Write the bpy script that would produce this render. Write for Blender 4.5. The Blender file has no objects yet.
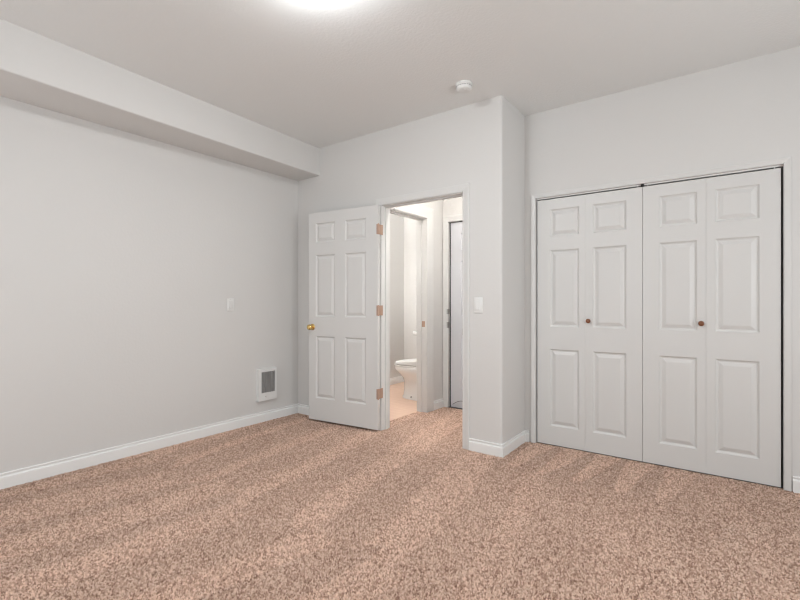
import bpy, bmesh, math, random
import numpy as np
from mathutils import Vector, Matrix
random.seed(7)
S = bpy.context.scene
COL = S.collection

# ------------------------------------------------------------------ camera
F_PX = 444.118
cam_d = bpy.data.cameras.new('camera')
cam_d.sensor_fit = 'HORIZONTAL'; cam_d.sensor_width = 36.0
cam_d.lens = F_PX / 800 * 36.0
cam_d.shift_y = 3.0 / 800
cam_d.clip_start = 0.05
cam = bpy.data.objects.new('camera', cam_d)
cam.location = (0, 0, 1.152)
cam.rotation_euler = (math.radians(90), 0, 0.6312)
COL.objects.link(cam); S.camera = cam

# ------------------------------------------------------------------ world, added fill light, exposure
LAMP, HALL, BATH, FILL_REAR, FILL_RIGHT = 106.0, 104.0, 100.0, 29.0, 55.0
world = bpy.data.worlds.new('world'); S.world = world; world.use_nodes = True
world.node_tree.nodes['Background'].inputs[0].default_value = (0.75, 0.85, 1.0, 1)
world.node_tree.nodes['Background'].inputs[1].default_value = 0.6
S.view_settings.view_transform = 'Standard'
S.view_settings.look = 'None'
S.view_settings.gamma = 1.0
S.view_settings.use_curve_mapping = False
S.view_settings.exposure = 0.03
S.cycles.filter_width = 1.15

def area(name, loc, rot, sx, sy, power, col):
    l = bpy.data.lights.new(name, 'AREA'); l.shape = 'RECTANGLE'; l.size = sx; l.size_y = sy
    l.energy = power; l.color = col
    o = bpy.data.objects.new(name, l); o.location = loc; o.rotation_euler = rot; COL.objects.link(o)
    return o
# added fill light, coloured as daylight, outside two added windows out of view
area('fill_light_rear', (-2.2, -1.46, 1.45), (math.radians(90), 0, 0), 2.3, 1.45, FILL_REAR, (0.95, 0.985, 1.0))
area('fill_light_right', (1.86, 1.5, 1.45), (math.radians(90), 0, math.radians(90)), 1.7, 1.45, FILL_RIGHT, (0.95, 0.985, 1.0))

# ------------------------------------------------------------------ dimensions
XL, YB, YC, XD, H, ZS = -3.631, 3.1446, 3.6145, -1.3508, 2.7149, 2.4377
XR, YR = 1.7, -1.3                       # right wall, rear wall
T = 0.115
OX0, OX1, OZ = -2.500, -1.683, 2.030     # bedroom doorway (finished opening)
CX0, CX1, CZ = -1.256, 0.294, 2.006      # closet opening
HX, HY = -2.535, 4.277                   # hall left wall, hall far wall
BY0, BY1 = 3.285, 3.930                  # bathroom doorway
FX0, FX1, FZ = -2.463, -1.665, 2.045     # far hall doorway
BX, BYF = -3.800, 5.298                  # bathroom walls

# ------------------------------------------------------------------ materials
def mat(name, col, rough=0.5, metal=0.0, spec=0.5, emit=None, es=0):
    m = bpy.data.materials.new(name); m.use_nodes = True
    b = m.node_tree.nodes['Principled BSDF']
    b.inputs['Base Color'].default_value = (*col, 1)
    b.inputs['Roughness'].default_value = rough
    b.inputs['Metallic'].default_value = metal
    b.inputs['Specular IOR Level'].default_value = spec
    if emit:
        b.inputs['Emission Color'].default_value = (*emit, 1); b.inputs['Emission Strength'].default_value = es
    return m
def bump(m, scale, strength, dist, detail=3, kind='noise', mix=None):
    nt = m.node_tree; N = nt.nodes; L = nt.links; b = N['Principled BSDF']
    tc = N.new('ShaderNodeTexCoord')
    t = N.new('ShaderNodeTexNoise'); t.inputs['Scale'].default_value = scale; t.inputs['Detail'].default_value = detail
    L.new(tc.outputs['Object'], t.inputs['Vector'])
    bp = N.new('ShaderNodeBump'); bp.inputs['Strength'].default_value = strength; bp.inputs['Distance'].default_value = dist
    L.new(t.outputs['Fac'], bp.inputs['Height']); L.new(bp.outputs['Normal'], b.inputs['Normal'])
    if mix:
        t2 = N.new('ShaderNodeTexNoise'); t2.inputs['Scale'].default_value = 1.3; t2.inputs['Detail'].default_value = 2
        L.new(tc.outputs['Object'], t2.inputs['Vector'])
        mx = N.new('ShaderNodeMix'); mx.data_type = 'RGBA'
        c = b.inputs['Base Color'].default_value[:]
        mx.inputs['A'].default_value = c; mx.inputs['B'].default_value = (c[0]*mix, c[1]*mix, c[2]*mix, 1)
        L.new(t2.outputs['Fac'], mx.inputs['Factor']); L.new(mx.outputs['Result'], b.inputs['Base Color'])
    return m
M = {}
M['wall'] = bump(mat('wall_paint', (0.705, 0.694, 0.678), 0.75, spec=0.25), 55, 0.18, 0.004, 4, mix=0.97)
M['ceil'] = bump(mat('ceiling_texture', (0.81, 0.815, 0.805), 0.85, spec=0.2), 60, 0.22, 0.008, 4)
M['trim'] = bump(mat('trim_paint', (0.87, 0.87, 0.86), 0.35), 30, 0.03, 0.002, 2)
M['door'] = bump(mat('door_paint', (0.690, 0.683, 0.668), 0.42), 90, 0.05, 0.001, 3, mix=0.985)
M['hdoor'] = bump(mat('hall_door_paint', (0.66, 0.67, 0.70), 0.35), 60, 0.05, 0.001, 3)
M['casing'] = bump(mat('casing_paint', (0.715, 0.710, 0.695), 0.4), 30, 0.03, 0.002, 2)
M['plastic'] = bump(mat('white_plastic', (0.80, 0.80, 0.785), 0.35), 40, 0.01, 0.001, 1)
M['ivory'] = bump(mat('off_white_plastic', (0.74, 0.735, 0.72), 0.4), 40, 0.01, 0.001, 1)
M['brass'] = bump(mat('polished_brass', (0.80, 0.58, 0.24), 0.22, 1.0), 60, 0.05, 0.001, 2)
M['hinge'] = bump(mat('hinge_copper_tan', (0.50, 0.335, 0.25), 0.45, 0.25), 60, 0.05, 0.001, 2)
M['steel'] = bump(mat('brushed_steel', (0.42, 0.41, 0.40), 0.4, 0.9), 200, 0.05, 0.001, 2)
M['wood'] = bump(mat('dark_wood_knob', (0.27, 0.100, 0.042), 0.35), 80, 0.2, 0.001, 4, mix=0.6)
M['black'] = bump(mat('black_rubber', (0.012, 0.012, 0.012), 0.7), 60, 0.1, 0.001, 2)
M['darkgrey'] = bump(mat('dark_grey_plastic', (0.10, 0.10, 0.11), 0.5), 60, 0.1, 0.001, 2)
M['grille'] = bump(mat('grille_grey', (0.40, 0.395, 0.39), 0.5, 0.1), 60, 0.1, 0.001, 2)
M['slot'] = bump(mat('grille_slot', (0.05, 0.05, 0.05), 0.7), 60, 0.1, 0.001, 2)
M['ceramic'] = bump(mat('white_ceramic', (0.83, 0.83, 0.82), 0.10), 10, 0.01, 0.001, 1)
M['void'] = bump(mat('dark_void', (0.10, 0.10, 0.10), 0.9), 50, 0.1, 0.002, 2)  # dark colour painted in for the shade inside closed spaces
M['lampglass'] = mat('frosted_lamp_glass', (0.9, 0.9, 0.88), 0.4, emit=(0.95, 0.985, 1.0), es=LAMP)
M['lampglass_hall'] = mat('frosted_lamp_glass_hall', (0.9, 0.9, 0.88), 0.4, emit=(1.0, 0.965, 0.92), es=HALL)
M['lampglass_bath'] = mat('frosted_lamp_glass_bath', (0.9, 0.9, 0.88), 0.4, emit=(1.0, 0.98, 0.955), es=BATH)

def carpet_material():
    m = bpy.data.materials.new('brown_twist_carpet'); m.use_nodes = True
    nt = m.node_tree; N = nt.nodes; L = nt.links; b = N['Principled BSDF']
    b.inputs['Roughness'].default_value = 0.95; b.inputs['Specular IOR Level'].default_value = 0.05
    b.inputs['Sheen Weight'].default_value = 0.0
    tc = N.new('ShaderNodeTexCoord'); P = tc.outputs['Object']
    def math_(op, a, b_, clamp=False):
        n = N.new('ShaderNodeMath'); n.operation = op; n.use_clamp = clamp
        for i, v in enumerate((a, b_)):
            if v is None: continue
            if isinstance(v, (int, float)): n.inputs[i].default_value = v
            else: L.new(v, n.inputs[i])
        return n.outputs[0]
    def maprange(v, a, b_, c, d):
        n = N.new('ShaderNodeMapRange'); n.clamp = True
        L.new(v, n.inputs[0])
        for i, q in zip((1, 2, 3, 4), (a, b_, c, d)): n.inputs[i].default_value = q
        return n.outputs[0]
    def noise(scale, detail=2, vec=None, rough=0.5, dist=0.0):
        n = N.new('ShaderNodeTexNoise'); n.inputs['Scale'].default_value = scale; n.inputs['Detail'].default_value = detail
        n.inputs['Roughness'].default_value = rough; n.inputs['Distortion'].default_value = dist
        L.new(vec if vec is not None else P, n.inputs['Vector']); return n
    at = N.new('ShaderNodeAttribute'); at.attribute_name = 'yarn'
    fine = noise(380, 2).outputs['Fac']
    clump = noise(48, 2, rough=0.6).outputs['Fac']
    # yarn colours: several tans and browns twisted together
    mixv = math_('ADD', math_('MULTIPLY', at.outputs['Fac'], 0.62), math_('MULTIPLY', fine, 0.9))
    ramp = N.new('ShaderNodeValToRGB'); L.new(maprange(mixv, 0.28, 1.0, 0, 1), ramp.inputs[0])
    e = ramp.color_ramp.elements
    e[0].position = 0.0; e[0].color = (0.12, 0.058, 0.038, 1)
    e[1].position = 1.0; e[1].color = (0.86, 0.65, 0.53, 1)
    for p, c in ((0.30, (0.35, 0.212, 0.156, 1)), (0.55, (0.56, 0.375, 0.287, 1)), (0.8, (0.71, 0.505, 0.400, 1))):
        k = e.new(p); k.color = c
    # vacuum marks: shading of the pile lay painted into the yarn colour
    an = N.new('ShaderNodeAttribute'); an.attribute_name = 'nap'
    nap = maprange(an.outputs['Fac'], -0.3, 1.1, 0.84, 1.11)
    nap = math_('MULTIPLY', nap, maprange(clump, 0.3, 0.7, 0.95, 1.05))
    mul = N.new('ShaderNodeVectorMath'); mul.operation = 'SCALE'
    L.new(ramp.outputs[0], mul.inputs[0]); L.new(nap, mul.inputs['Scale'])
    L.new(mul.outputs[0], b.inputs['Base Color'])
    # fine fibre relief on top of the modelled tufts
    bp = N.new('ShaderNodeBump'); bp.inputs['Strength'].default_value = 0.6; bp.inputs['Distance'].default_value = 0.003
    L.new(fine, bp.inputs['Height']); L.new(bp.outputs[0], b.inputs['Normal'])
    return m
M['carpet'] = carpet_material()
def vinyl_material():
    m = mat('warm_vinyl', (0.7, 0.5, 0.38), 0.35)
    nt = m.node_tree; N = nt.nodes; L = nt.links; b = N['Principled BSDF']
    tc = N.new('ShaderNodeTexCoord'); mp = N.new('ShaderNodeMapping'); mp.inputs['Scale'].default_value = (2, 14, 1)
    L.new(tc.outputs['Object'], mp.inputs[0])
    n = N.new('ShaderNodeTexNoise'); n.inputs['Scale'].default_value = 2.0; n.inputs['Detail'].default_value = 5
    L.new(mp.outputs[0], n.inputs['Vector'])
    r = N.new('ShaderNodeValToRGB'); r.color_ramp.elements[0].position = 0.3; r.color_ramp.elements[1].position = 0.7
    r.color_ramp.elements[0].color = (0.68, 0.46, 0.345, 1); r.color_ramp.elements[1].color = (0.76, 0.545, 0.42, 1)
    L.new(n.outputs['Fac'], r.inputs[0]); L.new(r.outputs[0], b.inputs['Base Color'])
    return m
M['vinyl'] = vinyl_material()

# ------------------------------------------------------------------ helpers
def link(name, bm, m, parent=None, smooth=False, recalc=True):
    if recalc: bmesh.ops.recalc_face_normals(bm, faces=bm.faces)
    me = bpy.data.meshes.new(name); bm.to_mesh(me); bm.free()
    mats = m if isinstance(m, (list, tuple)) else [m]
    for q in mats: me.materials.append(q)
    if smooth:
        for p in me.polygons: p.use_smooth = True
        try: me.set_sharp_from_angle(angle=math.radians(40))
        except Exception: pass
    o = bpy.data.objects.new(name, me); COL.objects.link(o)
    if parent: o.parent = parent
    return o
def tag(o, label=None, cat=None, group=None, kind=None):
    for k, v in (('label', label), ('category', cat), ('group', group), ('kind', kind)):
        if v: o[k] = v
    return o
def empty(name, loc, rz=0.0):
    o = bpy.data.objects.new(name, None); o.empty_display_size = 0.1
    o.location = loc; o.rotation_euler = (0, 0, rz); COL.objects.link(o); return o
def box(bm, x0, x1, y0, y1, z0, z1, bev=0.0, mi=0):
    vs = [bm.verts.new(p) for p in ((x0,y0,z0),(x1,y0,z0),(x1,y1,z0),(x0,y1,z0),(x0,y0,z1),(x1,y0,z1),(x1,y1,z1),(x0,y1,z1))]
    fs = [bm.faces.new([vs[i] for i in f]) for f in ((0,3,2,1),(4,5,6,7),(0,1,5,4),(1,2,6,5),(2,3,7,6),(3,0,4,7))]
    for f in fs: f.material_index = mi
    if bev:
        es = set(e for f in fs for e in f.edges)
        bmesh.ops.bevel(bm, geom=list(es), offset=bev, segments=2, affect='EDGES', profile=0.5)
def prism(bm, pts, z0, z1):
    a = [bm.verts.new((x, y, z0)) for x, y in pts]; b = [bm.verts.new((x, y, z1)) for x, y in pts]
    n = len(pts)
    bm.faces.new(a[::-1]); bm.faces.new(b)
    for i in range(n): bm.faces.new((a[i], a[(i+1)%n], b[(i+1)%n], b[i]))
def lathe(bm, prof, n=32, mtx=None, mi=0):
    """prof: (r, z) pairs about local z"""
    mtx = mtx or Matrix()
    rings = []
    for r, z in prof:
        if r < 1e-6: rings.append([bm.verts.new(mtx @ Vector((0, 0, z)))])
        else: rings.append([bm.verts.new(mtx @ Vector((r*math.cos(2*math.pi*i/n), r*math.sin(2*math.pi*i/n), z))) for i in range(n)])
    for a, b in zip(rings, rings[1:]):
        for i in range(n):
            j = (i+1) % n
            if len(a) == 1 and len(b) == 1: continue
            if len(a) == 1: f = bm.faces.new((a[0], b[i], b[j]))
            elif len(b) == 1: f = bm.faces.new((a[i], b[0], a[j]))
            else: f = bm.faces.new((a[i], b[i], b[j], a[j]))
            f.material_index = mi
    if len(rings[0]) > 1: bm.faces.new(rings[0][::-1]).material_index = mi
    if len(rings[-1]) > 1: bm.faces.new(rings[-1]).material_index = mi
def tube(bm, pts, r, n=10):
    pts = [Vector(p) for p in pts]; rings = []
    for i, p in enumerate(pts):
        d = (pts[min(i+1, len(pts)-1)] - pts[max(i-1, 0)]).normalized()
        u = d.cross(Vector((0.13, 0.21, 0.97))).normalized(); v = d.cross(u)
        rings.append([bm.verts.new(p + r*(math.cos(2*math.pi*k/n)*u + math.sin(2*math.pi*k/n)*v)) for k in range(n)])
    for a, b in zip(rings, rings[1:]):
        for k in range(n): bm.faces.new((a[k], a[(k+1)%n], b[(k+1)%n], b[k]))
    bm.faces.new(rings[0][::-1]); bm.faces.new(rings[-1])
def sweep(bm, prof, stations):
    """prof: list of (u,v); stations: list of functions (u,v)->point. Closed profile, capped."""
    rows = [[bm.verts.new(st(u, v)) for u, v in prof] for st in stations]
    n = len(prof)
    for a, b in zip(rows, rows[1:]):
        for i in range(n): bm.faces.new((a[i], a[(i+1)%n], b[(i+1)%n], b[i]))
    bm.faces.new(rows[0][::-1]); bm.faces.new(rows[-1])
ROT_Y = Matrix.Rotation(math.radians(90), 4, 'X')      # local z -> -y

# ------------------------------------------------------------------ structure: floor, walls, ceiling
def struct(name, bm, m, label=None, smooth=False, parent=None):
    o = link(name, bm, m, parent, smooth)
    return tag(o, label, None, None, 'structure')

def sm(x, a, b):
    t = np.clip((x-a)/(b-a), 0, 1); return t*t*(3-2*t)
def nap_map(x, y):
    """which way the pile was laid by the vacuum cleaner: 0 dark lay, 1 light lay"""
    rs = np.random.default_rng(5)
    def wob(f, p): return np.sin(x*f+p)*np.sin(y*f*0.8+p*1.7)
    def strokes(s, along, lo, hi, seed, soft=0.035):
        q = np.random.default_rng(seed); pos = lo; out = np.full(x.size, 0.45); i = 0
        while pos < hi:
            w = 0.13 + 0.20*q.random(); lv = (0.80 if i % 2 else 0.12) + 0.18*(q.random()-0.5); sl = 0.10*(q.random()-0.5)
            ss = s + sl*along
            m = sm(ss, pos-soft, pos+soft)
            out = out*(1-m) + lv*m
            out -= 0.40*np.exp(-((ss-pos)/0.012)**2)*(q.random() > 0.4)
            pos += w; i += 1
        return out
    n1 = 0.02*wob(5, 1) + 0.008*wob(17, 2)
    za = strokes(x + 0.14*y + n1, y-2.2, -4.0, 1.5, 3)
    zb = strokes(x - 0.18*y + n1, y-1.0, -4.4, 1.5, 8) - 0.12
    edge = 1.50 + 0.06*np.sin(x*9) + 0.03*wob(23, 4) + 0.10*np.floor((x+4)/0.45 % 2)
    m = sm(y, edge-0.02, edge+0.03)
    v = zb*(1-m) + za*m
    # strokes fade toward the open right part of the room
    k = 0.30 + 0.70*sm(-x, 0.6, 1.5)
    v = (0.42 + (v-0.42)*k) - 0.22*(1-k)
    # short wedge strokes in front of the closet doors
    d = YC - y
    per = 0.235
    ph = np.abs(((x + 0.10*d + 0.015*wob(9, 3))/per) % 1.0 - 0.5)*2
    wdg = sm(ph, 0.30+0.75*(d-0.12)-0.06, 0.30+0.75*(d-0.12)+0.10)
    z = sm(-d, -0.70, -0.56)*sm(x, -1.36, -1.28)*sm(-x, -0.05, 0.45)
    v = v*(1-z) + (1.02 - 1.0*(1-wdg) )*z
    # line of strokes on the right
    v -= 0.35*np.exp(-((y-(2.92-0.32*(x+0.3)))/0.018)**2)*sm(x, -0.35, -0.2)*(0.5+0.5*wob(14, 1))
    v += 0.10*wob(2.3, 0.5) + 0.06*wob(6.1, 2.2)
    return v
def carpet_floor():
    """one mesh: a slab plus a relief of twisted yarn tufts over the visible part"""
    rng = np.random.default_rng(11)
    STEP, CELL = 0.0025, 0.0070
    verts, quads, yarn, naps = [], [], [], []
    base = 0
    NC = 1100
    jit = rng.random((NC, NC, 2)); ang = rng.random((NC, NC))*math.pi; val = rng.random((NC, NC)); hv = rng.random((NC, NC))
    def patch(x0, x1, y0, y1):
        nonlocal base
        xs = np.arange(x0, x1 + STEP*0.5, STEP); ys = np.arange(y0, y1 + STEP*0.5, STEP)
        gx, gy = np.meshgrid(xs, ys); gx = gx.ravel(); gy = gy.ravel()
        gx = gx + (rng.random(gx.size)-0.5)*STEP*0.5; gy = gy + (rng.random(gy.size)-0.5)*STEP*0.5
        wx = gx + 0.0022*np.sin(gy*310 + 2*np.sin(gx*97)); wy = gy + 0.0022*np.sin(gx*290 + 2*np.sin(gy*113))
        cx = np.floor((wx+4.2)/CELL).astype(int); cy = np.floor((wy+1.6)/CELL).astype(int)
        best = np.full(gx.size, 9.0); yv = np.zeros(gx.size); hh = np.zeros(gx.size)
        for dx in (-1, 0, 1):
            for dy in (-1, 0, 1):
                ix = (cx+dx) % NC; iy = (cy+dy) % NC
                px = (cx+dx+jit[ix, iy, 0])*CELL-4.2; py = (cy+dy+jit[ix, iy, 1])*CELL-1.6
                u = wx-px; v = wy-py; a = ang[ix, iy]
                uu = (u*np.cos(a)+v*np.sin(a))/1.30; vv = (-u*np.sin(a)+v*np.cos(a))/0.78
                d = np.sqrt(uu*uu+vv*vv)/CELL
                m = d < best
                best[m] = d[m]; yv[m] = val[ix, iy][m]; hh[m] = hv[ix, iy][m]
        z = 0.004 - 0.005*hh - 0.016*np.clip(best/0.75, 0, 1.1)**1.6
        nx, ny = len(xs), len(ys)
        idx = np.arange(nx*ny).reshape(ny, nx) + base
        quads.append(np.stack([idx[:-1, :-1], idx[:-1, 1:], idx[1:, 1:], idx[1:, :-1]], -1).reshape(-1, 4))
        verts.append(np.stack([gx, gy, z], -1)); yarn.append(yv); naps.append(nap_map(gx, gy)); base += nx*ny
    patch(XL-0.01, 1.15, 0.25, YC+0.02)
    patch(-2.635, XD-0.1, YC+0.02, HY+0.02)
    def flat(x0, x1, y0, y1, z):
        nonlocal base
        verts.append(np.array([(x0,y0,z),(x1,y0,z),(x1,y1,z),(x0,y1,z)])); quads.append(np.array([[0,1,2,3]])+base); yarn.append(np.full(4, 0.5)); naps.append(np.full(4, 0.5)); base += 4
    flat(XL-0.12, XR+0.12, YR-0.12, 0.25, -0.004); flat(1.15, XR+0.12, 0.25, YC+0.11, -0.004)
    flat(XL-0.12, XR+0.12, YR-0.12, YC+0.11, -0.03); flat(-2.635, XD, YC+0.11, HY+0.1, -0.03)
    V = np.concatenate(verts); Q = np.concatenate(quads); A = np.concatenate(yarn)
    me = bpy.data.meshes.new('floor')
    me.vertices.add(len(V)); me.vertices.foreach_set('co', V.astype(np.float32).ravel())
    me.loops.add(len(Q)*4); me.loops.foreach_set('vertex_index', Q.astype(np.int32).ravel())
    me.polygons.add(len(Q)); me.polygons.foreach_set('loop_start', np.arange(0, len(Q)*4, 4, dtype=np.int32))
    me.polygons.foreach_set('use_smooth', np.ones(len(Q), dtype=bool))
    me.update(calc_edges=True)
    at = me.attributes.new('yarn', 'FLOAT', 'POINT'); at.data.foreach_set('value', A.astype(np.float32))
    at = me.attributes.new('nap', 'FLOAT', 'POINT'); at.data.foreach_set('value', np.concatenate(naps).astype(np.float32))
    me.materials.append(M['carpet'])
    o = bpy.data.objects.new('floor', me); COL.objects.link(o)
    return tag(o, 'brown and beige flecked carpet with vacuum marks', None, None, 'structure')
carpet_floor()
bm = bmesh.new(); box(bm, BX-0.1, -2.635, YC+0.115, BYF+0.1, -0.1, 0.0)
box(bm, BX-0.1, -3.75-0.002, YB+T, YC+0.115, -0.1, 0.0)
struct('floor_bathroom', bm, M['vinyl'], 'warm tan smooth floor of the bathroom')
bm = bmesh.new(); box(bm, -3.75, -2.635, YB+T+0.001, YC+0.1155, -0.05, 0.002)
struct('floor_bathroom_front', bm, M['vinyl'], 'warm tan smooth floor just inside the bathroom doorway')

bm = bmesh.new(); box(bm, -4.0, XR+0.12, YR-0.12, 5.6, H, H+0.12)
struct('ceiling', bm, M['ceil'], 'pale grey textured ceiling')

bm = bmesh.new(); box(bm, XL-0.12, XL, YR, YB+0.05, 0, H)
struct('wall_left', bm, M['wall'], 'long light grey painted wall on the left')

# dropped beam along the left wall; very slightly out of parallel
def bevcorner(p, a, b, r, n=5):
    """quarter round between directions a (incoming) and b (outgoing)"""
    out = []
    c = Vector(p) + Vector(a)*r + Vector(b)*r
    for i in range(n+1):
        t = i/n*math.pi/2
        out.append(tuple(c - Vector(a)*r*math.sin(t) - Vector(b)*r*math.cos(t)))
    return out
bm = bmesh.new()
def soff(y):
    return XL + 0.3253 - 0.038*(YB-y) * -1.0
def soffit_station(y):
    xf = XL + 0.3253 + 0.0385*(YB - y)
    pts = [(XL, H), (XL, ZS)]
    r = 0.012
    for i in range(6):
        t = i/5*math.pi/2
        pts.append((xf - r + r*math.sin(t), ZS + r - r*math.cos(t)))
    pts.append((xf, H))
    return [Vector((x, y, z)) for x, z in pts]
ra, rb = [bm.verts.new(p) for p in soffit_station(YR)], [bm.verts.new(p) for p in soffit_station(YB)]
n = len(ra)
for i in range(n): bm.faces.new((ra[i], ra[(i+1)%n], rb[(i+1)%n], rb[i]))
bm.faces.new(ra[::-1]); bm.faces.new(rb)
struct('trim_1', bm, M['wall'], 'boxed drywall soffit along the top of the left wall', True)

bm = bmesh.new()
RO = 0.018
box(bm, XL-0.12, OX0-RO, YB, YB+T, 0, H)
box(bm, OX0-RO, OX1+RO, YB, YB+T, OZ+RO, H)
rr = 0.02
pts = [(OX1+RO, YB)]
for i in range(7):
    t = i/6*math.pi/2
    pts.append((XD - rr + rr*math.sin(t), YB + rr - rr*math.cos(t)))
pts += [(XD, YC+0.115), (XD-0.115, YC+0.115), (XD-0.115, YB+T), (OX1+RO, YB+T)]
prism(bm, pts, 0, H)
struct('wall_back', bm, M['wall'], 'grey wall around the open doorway with rounded outer corner', True)

bm = bmesh.new()
box(bm, XD, CX0-RO, YC, YC+0.115, 0, H)
box(bm, CX0-RO, CX1+RO, YC, YC+0.115, CZ+RO+0.02, H)
box(bm, CX1+RO, XR+0.12, YC, YC+0.115, 0, H)
struct('wall_closet', bm, M['wall'], 'grey wall above and beside the closet doors')

# rear and right walls (behind the camera) with an added window each, sited for the fill light
def window_wall(axis, pos, thick, a0, a1, w0, w1, z0, z1, name, wname, label):
    bm = bmesh.new()
    def bx(p0, p1, q0, q1, zz0, zz1):
        if axis == 'y': box(bm, q0, q1, min(p0,p1), max(p0,p1), zz0, zz1)
        else: box(bm, min(p0,p1), max(p0,p1), q0, q1, zz0, zz1)
    p0, p1 = pos, pos + thick
    bx(p0, p1, a0, w0, 0, H); bx(p0, p1, w1, a1, 0, H); bx(p0, p1, w0, w1, 0, z0); bx(p0, p1, w0, w1, z1, H)
    struct(name, bm, M['wall'], label)
    w = empty(wname, (0, 0, 0)); tag(w, 'added, unseen white framed window for fill light in the ' + name.replace('_', ' '), None, None, 'structure')
    bm = bmesh.new(); g = 0.05
    m0, m1 = pos + thick*0.45, pos + thick*0.8
    c = (w0+w1)/2
    for q0, q1, s0, s1 in ((w0, w0+g, z0, z1), (w1-g, w1, z0, z1), (w0+g, w1-g, z0, z0+g), (w0+g, w1-g, z1-g, z1), (c-g/2, c+g/2, z0+g, z1-g)):
        bx(m0, m1, q0, q1, s0, s1)
    link('added_window_frame', bm, M['trim'], w)
window_wall('y', YR, -0.12, XL-0.12, XR+0.12, -3.35, -1.05, 0.75, 2.15, 'wall_rear', 'added_window_1', 'grey wall behind the viewer')
window_wall('x', XR, 0.12, YR, YC, 0.62, 2.38, 0.75, 2.15, 'wall_right', 'added_window_2', 'grey wall to the right of the viewer')

# hall and bathroom shell
bm = bmesh.new()
box(bm, HX-T, HX, YB+T+0.002, BY0-0.015, 0, H)
box(bm, HX-T, HX, BY0-0.015, BY1+0.015, OZ+0.025, H)
box(bm, HX-T, HX, BY1+0.015, BYF, 0, H)
struct('wall_hall_left', bm, M['wall'], 'bright hall wall around the bathroom doorway')
bm = bmesh.new()
box(bm, HX+0.001, FX0-0.015, HY, HY+T, 0, H)
box(bm, FX0-0.015, FX1+0.015, HY, HY+T, FZ+0.015, H)
box(bm, FX1+0.015, XD+0.1, HY, HY+T, 0, H)
struct('wall_hall_back', bm, M['wall'], 'short wall at the far end of the hall')
bm = bmesh.new(); box(bm, XD-0.115, XD-0.001, YC+0.116, HY-0.001, 0, H)
struct('wall_hall_right', bm, M['wall'], 'right side wall of the hall')
bm = bmesh.new(); box(bm, BX-0.1, BX, YB+T+0.002, BYF, 0, H)
struct('wall_bathroom_left', bm, M['wall'], 'bathroom side wall with white baseboard')
bm = bmesh.new(); box(bm, BX-0.1, HX, BYF, BYF+0.1, 0, H)
struct('wall_bathroom_back', bm, M['wall'], 'bathroom end wall behind the toilet')
# closet interior: back and ends
bm = bmesh.new()
box(bm, XD+0.002, XR+0.1, YC+0.72, YC+0.80, 0, H)
box(bm, XD+0.0005, XD+0.02, YC+0.116, YC+0.72, 0, H)
box(bm, CX1+0.25, CX1+0.30, YC+0.116, YC+0.72, 0, H)
box(bm, XD+0.02, CX1+0.25, YC+0.1155, YC+0.72, -0.1, 0.0)
struct('wall_closet_inside', bm, M['void'], 'dark inside of the closet')
# dark space behind the far hall door
bm = bmesh.new()
box(bm, HX+0.001, XD+0.1, HY+0.7, HY+0.76, 0, H)
box(bm, HX+0.001, HX+0.03, HY+T, HY+0.7, 0, H)
box(bm, XD+0.05, XD+0.1, HY+T, HY+0.7, 0, H)
box(bm, HX+0.03, XD+0.05, HY+0.1005, HY+0.7, -0.1, 0.0)
struct('wall_store_inside', bm, M['void'], 'dark space behind the far hall door')

# ------------------------------------------------------------------ baseboards
BB = [(-0.001, -0.006), (-0.001, 0.094), (0.007, 0.094), (0.010, 0.092), (0.010, 0.085), (0.003, 0.083), (0.003, 0.077),
      (0.009, 0.072), (0.015, 0.069), (0.016, 0.063), (0.016, -0.006)]
def baseboard(name, path, label, sc=1.0):
    """path: floor points on the wall faces, room on the right of the travel direction"""
    bm = bmesh.new(); P = [Vector((x, y, 0)) for x, y in path]; st = []
    for i, p in enumerate(P):
        d0 = (P[i]-P[i-1]).normalized() if i > 0 else None
        d1 = (P[i+1]-P[i]).normalized() if i < len(P)-1 else None
        nrm = lambda d: Vector((d.y, -d.x, 0))
        if d0 is None: off = nrm(d1)
        elif d1 is None: off = nrm(d0)
        else:
            a, b = nrm(d0), nrm(d1); off = (a+b) / (1 + a.dot(b))
        st.append(lambda u, v, p=p, off=off: p + off*u + Vector((0, 0, v*sc)))
    sweep(bm, BB, st)
    return struct(name, bm, M['trim'], label)
baseboard('baseboard_left', [(XL, YR), (XL, YB), (OX0-0.075, YB)], 'white moulded baseboard along the left wall')
baseboard('baseboard_back', [(OX1+0.0635, YB), (XD, YB), (XD, YC), (CX0-0.0555, YC)], 'white moulded baseboard turning the outer corner', 0.96)
baseboard('baseboard_right', [(CX1+0.0425, YC), (XR, YC), (XR, YR), (XL, YR)], 'white moulded baseboard right of the closet')
baseboard('baseboard_hall', [(HX, BY1+0.125), (HX, HY)], 'short white baseboard in the hall')
baseboard('baseboard_bathroom', [(BX, YB+T), (BX, BYF), (HX-T, BYF)], 'white baseboard in the bathroom')

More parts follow.
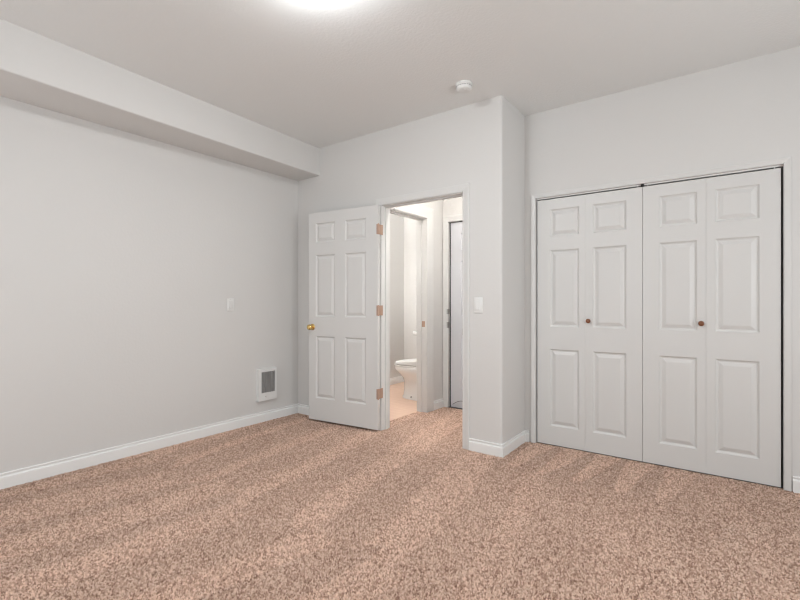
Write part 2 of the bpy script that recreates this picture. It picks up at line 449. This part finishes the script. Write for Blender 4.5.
# ------------------------------------------------------------------ casings and jambs
def casing(name, x0, x1, zt, w, place, label, foot=0.0, t=0.016, sides=(1, 1)):
    """moulded frame around an opening; place(x, out, z) -> world point"""
    bm = bmesh.new()
    prof = [(0.0, 0.0), (0.0, t*0.55), (w*0.10, t*0.72), (w*0.16, t*0.55), (w*0.22, t*0.62), (w*0.62, t*0.85), (w*0.80, t), (w*0.97, t), (w, t*0.85), (w, 0.0)]
    st = []
    if sides[0]: st.append(lambda u, v: Vector(place(x0-u, v, foot)))
    st += [lambda u, v: Vector(place(x0-u if sides[0] else x0, v, zt+u)), lambda u, v: Vector(place(x1+u if sides[1] else x1, v, zt+u))]
    if sides[1]: st.append(lambda u, v: Vector(place(x1+u, v, foot)))
    sweep(bm, prof, st)
    return struct(name, bm, M['casing'], label)
def jamb(name, x0, x1, zt, depth, place, label, stop=0.045, th=0.018, stopw=0.035, stopt=0.011):
    bm = bmesh.new()
    def bx(a0, a1, d0, d1, z0, z1):
        vs = [bm.verts.new(place(a, -d, z)) for a, d, z in ((a0,d0,z0),(a1,d0,z0),(a1,d1,z0),(a0,d1,z0),(a0,d0,z1),(a1,d0,z1),(a1,d1,z1),(a0,d1,z1))]
        for f in ((0,3,2,1),(4,5,6,7),(0,1,5,4),(1,2,6,5),(2,3,7,6),(3,0,4,7)): bm.faces.new([vs[i] for i in f])
    bx(x0-th, x0, 0, depth, 0, zt+th); bx(x1, x1+th, 0, depth, 0, zt+th); bx(x0, x1, 0, depth, zt, zt+th)
    if stop is not None:
        bx(x0, x0+stopt, stop, stop+stopw, 0, zt); bx(x1-stopt, x1, stop, stop+stopw, 0, zt); bx(x0+stopt, x1-stopt, stop, stop+stopw, zt-stopt, zt)
    return struct(name, bm, M['casing'], label)
pB = lambda x, o, z: (x, YB - o, z)
casing('trim_2', OX0-0.004, OX1+0.005, OZ+0.005, 0.058, pB, 'white moulded casing around the open bedroom doorway')
jamb('trim_3', OX0, OX1, OZ, T, pB, 'white door jamb lining the open bedroom doorway')
pC = lambda x, o, z: (x, YC - o, z)
casing('trim_4', CX0-0.001, CX1+0.001, CZ+0.006, 0.035, pC, 'narrow white casing around the closet doors', t=0.013)
jamb('trim_5', CX0, CX1, CZ+0.006, T, pC, 'white jamb lining the closet opening', stop=None)
pH = lambda y, o, z: (HX + o, y, z)
casing('trim_6', BY0, BY1+0.005, OZ+0.010, 0.12, pH, 'white casing around the bathroom doorway', t=0.02, sides=(0, 1))
jamb('trim_7', BY0, BY1, OZ+0.004, T, pH, 'white jamb lining the bathroom doorway', stop=0.05)
pF = lambda x, o, z: (x, HY - o, z)
casing('trim_8', FX0, FX1, FZ, 0.067, pF, 'white casing around the far hall door')
jamb('trim_9', FX0, FX1, FZ, T, pF, 'white jamb lining the far hall doorway', stop=None)

# ------------------------------------------------------------------ moulded doors
def panel_leaf(bm, w, h, t, rects, both=True):
    """slab x 0..w, y 0 (front, facing -y)..t, z 0..h with raised panels in rects (x0,x1,z0,z1)"""
    def face_side(y, s):
        xs = sorted({0.0, w} | {r[0] for r in rects} | {r[1] for r in rects})
        cols = {}
        for r in rects: cols.setdefault((r[0], r[1]), []).append(r)
        prev = 0.0
        strips = []
        for (a, b), rs in sorted(cols.items()):
            strips.append((prev, a, None)); strips.append((a, b, sorted(rs, key=lambda q: q[2]))); prev = b
        strips.append((prev, w, None))
        def q(x0, x1, z0, z1):
            bm.faces.new([bm.verts.new(p) for p in ((x0, y, z0), (x1, y, z0), (x1, y, z1), (x0, y, z1))])
        for x0, x1, rs in strips:
            if rs is None: q(x0, x1, 0, h); continue
            z = 0.0
            for r in rs:
                q(x0, x1, z, r[2]); z = r[3]
                ins = [(0.0, 0.0), (0.003, 0.0025), (0.009, 0.007), (0.013, 0.0085), (0.019, 0.0085), (0.023, 0.0065), (0.040, 0.0015), (0.044, 0.0008)]
                prev = None
                for i_, d in ins:
                    ring = [bm.verts.new((px, y + s*d*1.3, pz)) for px, pz in ((r[0]+i_, r[2]+i_), (r[1]-i_, r[2]+i_), (r[1]-i_, r[3]-i_), (r[0]+i_, r[3]-i_))]
                    if prev:
                        for k in range(4): bm.faces.new((prev[k], prev[(k+1)%4], ring[(k+1)%4], ring[k]))
                    prev = ring
                bm.faces.new(prev)
            q(x0, x1, z, h)
    face_side(0.0, 1)
    if both: face_side(t, -1)
    else: bm.faces.new([bm.verts.new(p) for p in ((0, t, 0), (w, t, 0), (w, t, h), (0, t, h))])
    for a, b in (((0, 0), (w, 0)), ((0, h), (w, h))):
        bm.faces.new([bm.verts.new(p) for p in ((a[0], 0, a[1]), (b[0], 0, b[1]), (b[0], t, b[1]), (a[0], t, a[1]))])
    for x in (0, w):
        bm.faces.new([bm.verts.new(p) for p in ((x, 0, 0), (x, 0, h), (x, t, h), (x, t, 0))])
    bmesh.ops.remove_doubles(bm, verts=bm.verts, dist=1e-5)

# bedroom door, swung open against the wall. local x runs from free edge to hinge edge
W1 = 0.805
P1 = Vector((-3.297, 2.993, 0.0)); P0 = Vector((-2.497, 3.080, 0.0))
d1 = empty('door_1', (P1.x, P1.y, 0.018), math.atan2(P0.y-P1.y, P0.x-P1.x))
tag(d1, 'white six panel bedroom door with brass knob, swung open against the wall', 'door', None, 'structure')
bm = bmesh.new()
rects = []
for a, b in ((0.088, 0.321), (0.439, 0.677)):
    for z0, z1 in ((0.212, 0.814), (1.002, 1.598), (1.718, 1.907)):
        rects.append((a, b, z0, z1))
panel_leaf(bm, W1, 2.008, 0.035, rects)
link('door_leaf', bm, M['door'], d1)
def round_knob(parent, x, z, m, y0=0.0, r=0.027, name='knob', stem=0.035):
    bm = bmesh.new()
    mt = Matrix.Translation((x, y0, z)) @ ROT_Y
    lathe(bm, [(0.030, -0.0005), (0.030, 0.003), (0.026, 0.007), (0.013, 0.009), (0.011, stem*0.6), (0.014, stem*0.8), (r*0.86, stem*1.0), (r, stem*1.25),
               (r*0.98, stem*1.5), (r*0.78, stem*1.72), (r*0.45, stem*1.8), (0.0, stem*1.82)], 32, mt)
    return link(name, bm, m, parent, True)
round_knob(d1, 0.048, 0.900, M['brass']); 
bm = bmesh.new(); box(bm, -0.0015, 0.0, 0.006, 0.029, 0.855, 0.945); link('latch_plate', bm, M['brass'], d1)
for zc in (1.812, 1.085, 0.338):
    bm = bmesh.new()
    zl = zc - 0.018
    box(bm, W1-0.0001, W1+0.0028, 0.001, 0.034, zl-0.045, zl+0.045, 0.0005)
    box(bm, W1-0.013, W1+0.0002, -0.0025, 0.0002, zl-0.045, zl+0.045, 0.0005)
    h_ = link('hinge', bm, M['hinge'], d1)
    bm = bmesh.new()
    lathe(bm, [(0.0, -0.050), (0.004, -0.049), (0.0066, -0.046)] + [(0.0066, z) for z in (-0.028, -0.0275, -0.01, -0.0095, 0.009, 0.0095, 0.027, 0.0275)] + [(0.0066, 0.046), (0.004, 0.049), (0.0, 0.050)], 16, Matrix.Translation((W1+0.0085, -0.004, zl)))
    link('hinge_knuckle', bm, M['hinge'], h_, True)
    # the leaf screwed to the jamb
    bm = bmesh.new(); dd = 0.0
    box(bm, OX0-0.0002, OX0+0.0025, YB-0.029, YB+0.010, zc-0.045, zc+0.045, 0.0005)
    o = link('jamb_hinge_plate', bm, M['hinge'], d1)
    o.matrix_parent_inverse = (Matrix.Translation(d1.location) @ d1.rotation_euler.to_matrix().to_4x4()).inverted()

# closet bifold doors: two pairs
ZB = 0.006
def bifold(name, x0, xm, x1, knob_leaf, knob_x, label):
    r = empty(name, (x0, YC+0.012, ZB)); tag(r, label, 'closet door', None, 'structure')
    for i, (a, b) in enumerate(((x0, xm-0.0005), (xm+0.0005, x1))):
        bm = bmesh.new(); w = b-a
        outer, inner = 0.104, 0.050
        l, rr_ = (outer, inner) if i == 0 else (inner, outer)
        rc = [(l, w-rr_, z0, z1) for z0, z1 in ((0.152, 0.774), (0.955, 1.573), (1.684, 1.903))]
        panel_leaf(bm, w, 1.986, 0.034, rc)
        o = link('door_leaf', bm, M['door'], r); o.location = (a-x0, 0, 0)
    bm = bmesh.new()
    lathe(bm, [(0.008, -0.0005), (0.0075, 0.010), (0.011, 0.015), (0.0165, 0.019), (0.018, 0.024), (0.016, 0.029), (0.009, 0.032), (0, 0.0325)], 28,
          Matrix.Translation((knob_x-x0, 0, 1.014-ZB)) @ ROT_Y)
    link('knob', bm, M['wood'], r, True)
    for px in (x0+0.03, x1-0.03):            # pivot and guide pins into the track
        bm = bmesh.new(); lathe(bm, [(0.004, 1.986), (0.004, 2.0)], 12, Matrix.Translation((px-x0, 0.017, 0))); link('guide_pin', bm, M['plastic'], r)
    return r
bifold('door_2', -1.2470, -0.868, -0.4808, 1, -0.846, 'left pair of white panelled bifold closet doors with wooden knob')
bifold('door_3', -0.4785, -0.101, 0.2830, 0, -0.127, 'right pair of white panelled bifold closet doors with wooden knob')
# black pivot block where the pairs meet, and the track
bm = bmesh.new(); box(bm, CX0+0.002, CX1-0.002, YC+0.016, YC+0.045, CZ-0.003, CZ+0.0055)
tr = struct('trim_10', bm, M['trim'], 'white metal track above the closet doors')
bm = bmesh.new(); box(bm, -0.4895, -0.470, YC+0.004, YC+0.03, 1.997, 2.011); link('track_stop', bm, M['black'], tr)

# far hall door: closed, deep set with a dark gap on its latch side
d4 = empty('door_4', (-2.445, HY+0.020, 0.008)); tag(d4, 'white hall door at the far end, seen as a narrow strip', 'door', None, 'structure')
bm = bmesh.new(); panel_leaf(bm, 0.777, 2.028, 0.04, [(0.125, 0.34, z0, z1) for z0, z1 in ((0.21, 0.81), (1.0, 1.6), (1.72, 1.9))] + [(0.44, 0.655, z0, z1) for z0, z1 in ((0.21, 0.81), (1.0, 1.6), (1.72, 1.9))])
link('door_leaf', bm, M['hdoor'], d4)
round_knob(d4, 0.70, 0.92, M['steel'])
bm = bmesh.new()
pts = []
for i in range(9):
    t = i/8; pts.append((0.03 + 0.14*t, -0.010 - 0.006*math.sin(t*3.14), 0.030 + 0.05*math.sin(t*1.9)))
tube(bm, pts, 0.0028); link('dark_curved_tube', bm, M['darkgrey'], d4, True)  # thin dark curved tube near the foot of the leaf
bm = bmesh.new(); box(bm, 0.150, 0.157, -0.012, 0.0, 0.80, 0.87, 0.001); link('dark_bar', bm, M['darkgrey'], d4)  # small dark bar on the face of the leaf
bm = bmesh.new(); box(bm, FX0, FX1, HY+0.002, HY+0.06, -0.001, 0.005)
th = struct('trim_11', bm, M['darkgrey'], 'dark threshold strip under the far hall door')
bm = bmesh.new(); box(bm, -0.016, -0.002, 0.004, 0.03, -0.004, 2.034); box(bm, -0.016, 0.777, 0.004, 0.03, 2.029, 2.036); link('gap_dark_strip', bm, M['black'], d4)  # black strip added to darken the gap beside and above the leaf
for zc, hh in ((1.057, 0.028), (0.909, 0.032)):
    bm = bmesh.new(); box(bm, FX0-0.016, FX0+0.0015, HY-0.0125, HY+0.018, zc-hh, zc+hh, 0.001)
    tag(link('strike_plate', bm, M['steel']), 'small %s metal strike plate on the casing of the far hall door' % ('upper' if zc > 1 else 'lower'), 'strike plate', 'strike plates on the far hall casing', 'structure')
# brass strike plate on the bathroom jamb
bm = bmesh.new(); box(bm, HX-0.050, HX-0.012, BY1-0.0015, BY1+0.001, 0.90, 0.96, 0.0005)
tag(link('strike_plate', bm, M['hinge']), 'tan brass strike plate on the bathroom door jamb', 'strike plate', None, 'structure')

# ------------------------------------------------------------------ things on walls and ceiling
# wall heater
def wall_heater():
    y0, y1, z0, z1 = 2.631, 2.843, 0.207, 0.512
    r = empty('wall_heater', (XL, (y0+y1)/2, z0)); r.rotation_euler = (0, 0, math.radians(90))
    tag(r, 'small white electric wall heater with grey grille above the left baseboard', 'heater')
    w, h, t = y1-y0, z1-z0, 0.034       # local: x along +Y, -y out of the wall, z up
    gx0, gx1, gz0, gz1 = -w/2+0.033, w/2-0.020, 0.074, h-0.028
    bm = bmesh.new()
    def fr(a0, a1, c0, c1): box(bm, a0, a1, -t, 0, c0, c1)
    fr(-w/2, gx0, 0, h); fr(gx1, w/2, 0, h); fr(gx0, gx1, 0, gz0); fr(gx0, gx1, gz1, h)
    bmesh.ops.remove_doubles(bm, verts=bm.verts, dist=1e-6)
    link('housing', bm, M['plastic'], r)
    bm = bmesh.new(); box(bm, gx0, gx1, -0.010, -0.001, gz0, gz1); link('grille_back', bm, M['slot'], r)
    bm = bmesh.new()
    nsl = 20
    for i in range(nsl):
        z = gz0 + (i+0.5)*(gz1-gz0)/nsl
        box(bm, gx0, gx1, -t+0.002, -0.012, z-0.0026, z+0.0026)
    for i in range(1, 6):
        x = gx0 + i*(gx1-gx0)/6; box(bm, x-0.0007, x+0.0007, -t+0.001, -0.012, gz0, gz1)
    link('grille', bm, M['grille'], r)
    bm = bmesh.new(); lathe(bm, [(0.009, -0.001), (0.009, 0.006), (0.007, 0.009), (0, 0.009)], 20, Matrix.Translation((-0.02, -t, 0.038)) @ ROT_Y)
    link('thermostat_knob', bm, M['ivory'], r, True)
wall_heater()

def wall_plate(name, loc, rz, w, h, label, cat, dark_rocker=False):
    r = empty(name, loc, rz); tag(r, label, cat)
    bm = bmesh.new(); box(bm, -w/2, w/2, -0.006, 0.0, -h/2, h/2, 0.0022); link('cover_plate', bm, M['plastic'], r, True)
    bm = bmesh.new(); rw, rh = 0.0165, 0.033
    # tilted rocker
    vs = [bm.verts.new(p) for p in ((-rw,-0.0055,-rh),(rw,-0.0055,-rh),(rw,-0.0055,rh),(-rw,-0.0055,rh),(-rw,-0.0125,-rh),(rw,-0.0125,-rh),(rw,-0.0065,rh),(-rw,-0.0065,rh))]
    for f in ((0,1,2,3),(4,7,6,5),(0,4,5,1),(1,5,6,2),(2,6,7,3),(3,7,4,0)): bm.faces.new([vs[i] for i in f])
    link('rocker', bm, M['ivory' if dark_rocker else 'plastic'], r)
    for s in (-1, 1):
        bm = bmesh.new(); lathe(bm, [(0.003, -0.0002), (0.0028, 0.0012), (0, 0.0016)], 12, Matrix.Translation((0, -0.006, s*0.048)) @ ROT_Y); link('screw', bm, M['ivory'], r, True)
    return r
wall_plate('light_switch', (-1.544, YB, 1.135), 0, 0.076, 0.122, 'white rocker light switch on the wall right of the open doorway', 'light switch')
wall_plate('wall_switch', (XL, 2.352, 1.136), math.radians(90), 0.072, 0.118, 'small off-white wall plate alone on the long left wall', 'wall plate', True)

# smoke detector
r = empty('smoke_detector', (-1.503, 2.83, H)); tag(r, 'round white smoke detector on the ceiling near the outer corner', 'smoke detector')
bm = bmesh.new(); lathe(bm, [(0.060, 0.0005), (0.060, -0.006), (0.058, -0.010), (0.0, -0.010)], 40); link('mounting_ring', bm, M['plastic'], r, True)
bm = bmesh.new(); lathe(bm, [(0.052, -0.009), (0.055, -0.012), (0.055, -0.034), (0.051, -0.042), (0.040, -0.047), (0.018, -0.048), (0, -0.048)], 40); link('detector_body', bm, M['plastic'], r, True)
bm = bmesh.new()
for i in range(20):
    a = i/20*2*math.pi
    b2 = bmesh.new(); box(b2, 0.0545, 0.0562, -0.0055, 0.0055, -0.026, -0.020)
    for v in b2.verts: v.co = Matrix.Rotation(a, 3, 'Z') @ v.co
    tm = bpy.data.meshes.new('t'); b2.to_mesh(tm); b2.free(); bm.from_mesh(tm); bpy.data.meshes.remove(tm)
link('vent_slots', bm, M['grille'], r)
bm = bmesh.new(); lathe(bm, [(0.010, -0.0475), (0.010, -0.050), (0, -0.0505)], 20, Matrix.Translation((0.018, -0.008, 0))); link('test_button', bm, M['ivory'], r, True)

# ceiling lamps
def ceiling_lamp(loc, r_, m, label, drop=0.075):
    r = empty('ceiling_light', loc); tag(r, label, 'ceiling light')
    bm = bmesh.new(); lathe(bm, [(r_*1.04, 0.0), (r_*1.06, -0.012), (r_*1.03, -0.022), (r_*0.98, -0.022), (r_*0.98, -0.004), (0, -0.004)], 48); link('canopy_ring', bm, M['plastic'], r, True)
    bm = bmesh.new(); prof = [(r_*0.97, -0.012)]
    for i in range(1, 11):
        t = i/10*math.pi/2; prof.append((max(r_*0.97*math.cos(t), 0.0), -0.012 - drop*math.sin(t)))
    prof[-1] = (0.0, prof[-1][1])
    lathe(bm, prof, 48); link('glass_dome', bm, m, r, True)
ceiling_lamp((-1.525, 1.405, H), 0.160, M['lampglass'], 'round frosted ceiling light glowing in the middle of the bedroom')
ceiling_lamp((-1.72, 3.46, H), 0.130, M['lampglass_hall'], 'round frosted ceiling light in the hall', 0.025)
r = empty('vanity_light', (BX, 4.02, 1.95), math.radians(-90)); tag(r, 'row of frosted globes on the side wall of the bathroom', 'wall light')
bm = bmesh.new(); box(bm, -0.30, 0.30, 0.0, 0.03, -0.05, 0.05, 0.004); link('back_plate', bm, M['steel'], r)
for i in range(3):
    bm = bmesh.new(); lathe(bm, [(0.0, -0.065)] + [(0.065*math.sin(a*math.pi/12), -0.065*math.cos(a*math.pi/12)) for a in range(1, 12)] + [(0.0, 0.065)], 24, Matrix.Translation((-0.2+0.2*i, 0.10, 0.0)))
    link('globe', bm, M['lampglass_bath'], r, True)

# ------------------------------------------------------------------ toilet
def toilet(loc):
    """local: +x is the front (nose), tank at x<0.2; placed rotated 180 deg"""
    r = empty('toilet', loc, math.pi); tag(r, 'white ceramic toilet with closed lid seen through the bathroom doorway', 'toilet')
    def oval(x0, x1, w, n=40, sq=2.0):
        cx, a = (x0+x1)/2, (x1-x0)/2; out = []
        for i in range(n):
            t = 2*math.pi*i/n; c, s = math.cos(t), math.sin(t)
            back = c < 0
            e = 2/ (3.2 if back else 2.0)
            out.append((cx + a*math.copysign(abs(c)**e, c), w*math.copysign(abs(s)**(2/2.2), s)))
        return out
    def loft(secs, name, m, parent=r):
        bm = bmesh.new(); rows = [[bm.verts.new((x, y, z)) for x, y in o_] for o_, z in secs]
        for a, b in zip(rows, rows[1:]):
            n = len(a)
            for k in range(n): bm.faces.new((a[k], a[(k+1)%n], b[(k+1)%n], b[k]))
        bm.faces.new(rows[0][::-1]); bm.faces.new(rows[-1])
        return link(name, bm, m, parent, True)
    loft([(oval(0.10, 0.545, 0.118), 0.0), (oval(0.10, 0.545, 0.118), 0.020), (oval(0.11, 0.532, 0.108), 0.034), (oval(0.11, 0.525, 0.102), 0.10),
          (oval(0.11, 0.525, 0.102), 0.20), (oval(0.11, 0.545, 0.118), 0.250), (oval(0.12, 0.585, 0.155), 0.295), (oval(0.13, 0.634, 0.180), 0.335), (oval(0.14, 0.646, 0.187), 0.352), (oval(0.14, 0.648, 0.188), 0.385), (oval(0.145, 0.642, 0.184), 0.392)], 'bowl', M['ceramic'])
    loft([(oval(0.19, 0.646, 0.188), 0.394), (oval(0.187, 0.650, 0.191), 0.399), (oval(0.19, 0.648, 0.189), 0.409), (oval(0.20, 0.634, 0.178), 0.411)], 'seat', M['plastic'])
    o = loft([(oval(0.19, 0.620, 0.180), 0.413), (oval(0.187, 0.628, 0.187), 0.418), (oval(0.19, 0.622, 0.182), 0.436), (oval(0.22, 0.58, 0.15), 0.443)], 'lid', M['plastic'])
    for v in o.data.vertices: v.co.z += (0.63 - v.co.x)*(0.09 if v.co.z > 0.425 else 0.012)
    bm = bmesh.new(); box(bm, 0.006, 0.200, -0.245, 0.245, 0.375, 0.785, 0.018); link('tank', bm, M['ceramic'], r, True)
    bm = bmesh.new(); box(bm, 0.002, 0.232, -0.268, 0.268, 0.785, 0.828, 0.010); link('tank_lid', bm, M['ceramic'], r, True)
    bm = bmesh.new(); box(bm, 0.11, 0.26, -0.11, 0.11, 0.30, 0.384, 0.01); link('tank_shelf', bm, M['ceramic'], r, True)
    bm = bmesh.new(); tube(bm, [(0.199, 0.185, 0.73), (0.222, 0.185, 0.73), (0.228, 0.17, 0.728), (0.230, 0.10, 0.715)], 0.006); link('flush_lever', bm, M['steel'], r, True)
    for s in (-1, 1):
        bm = bmesh.new(); lathe(bm, [(0.013, 0.0), (0.013, 0.012), (0.009, 0.020), (0, 0.022)], 16, Matrix.Translation((0.36, s*0.105, 0.022))); link('bolt_cap', bm, M['steel'], r, True)
toilet((HX-T-0.002, 4.455, 0.0))
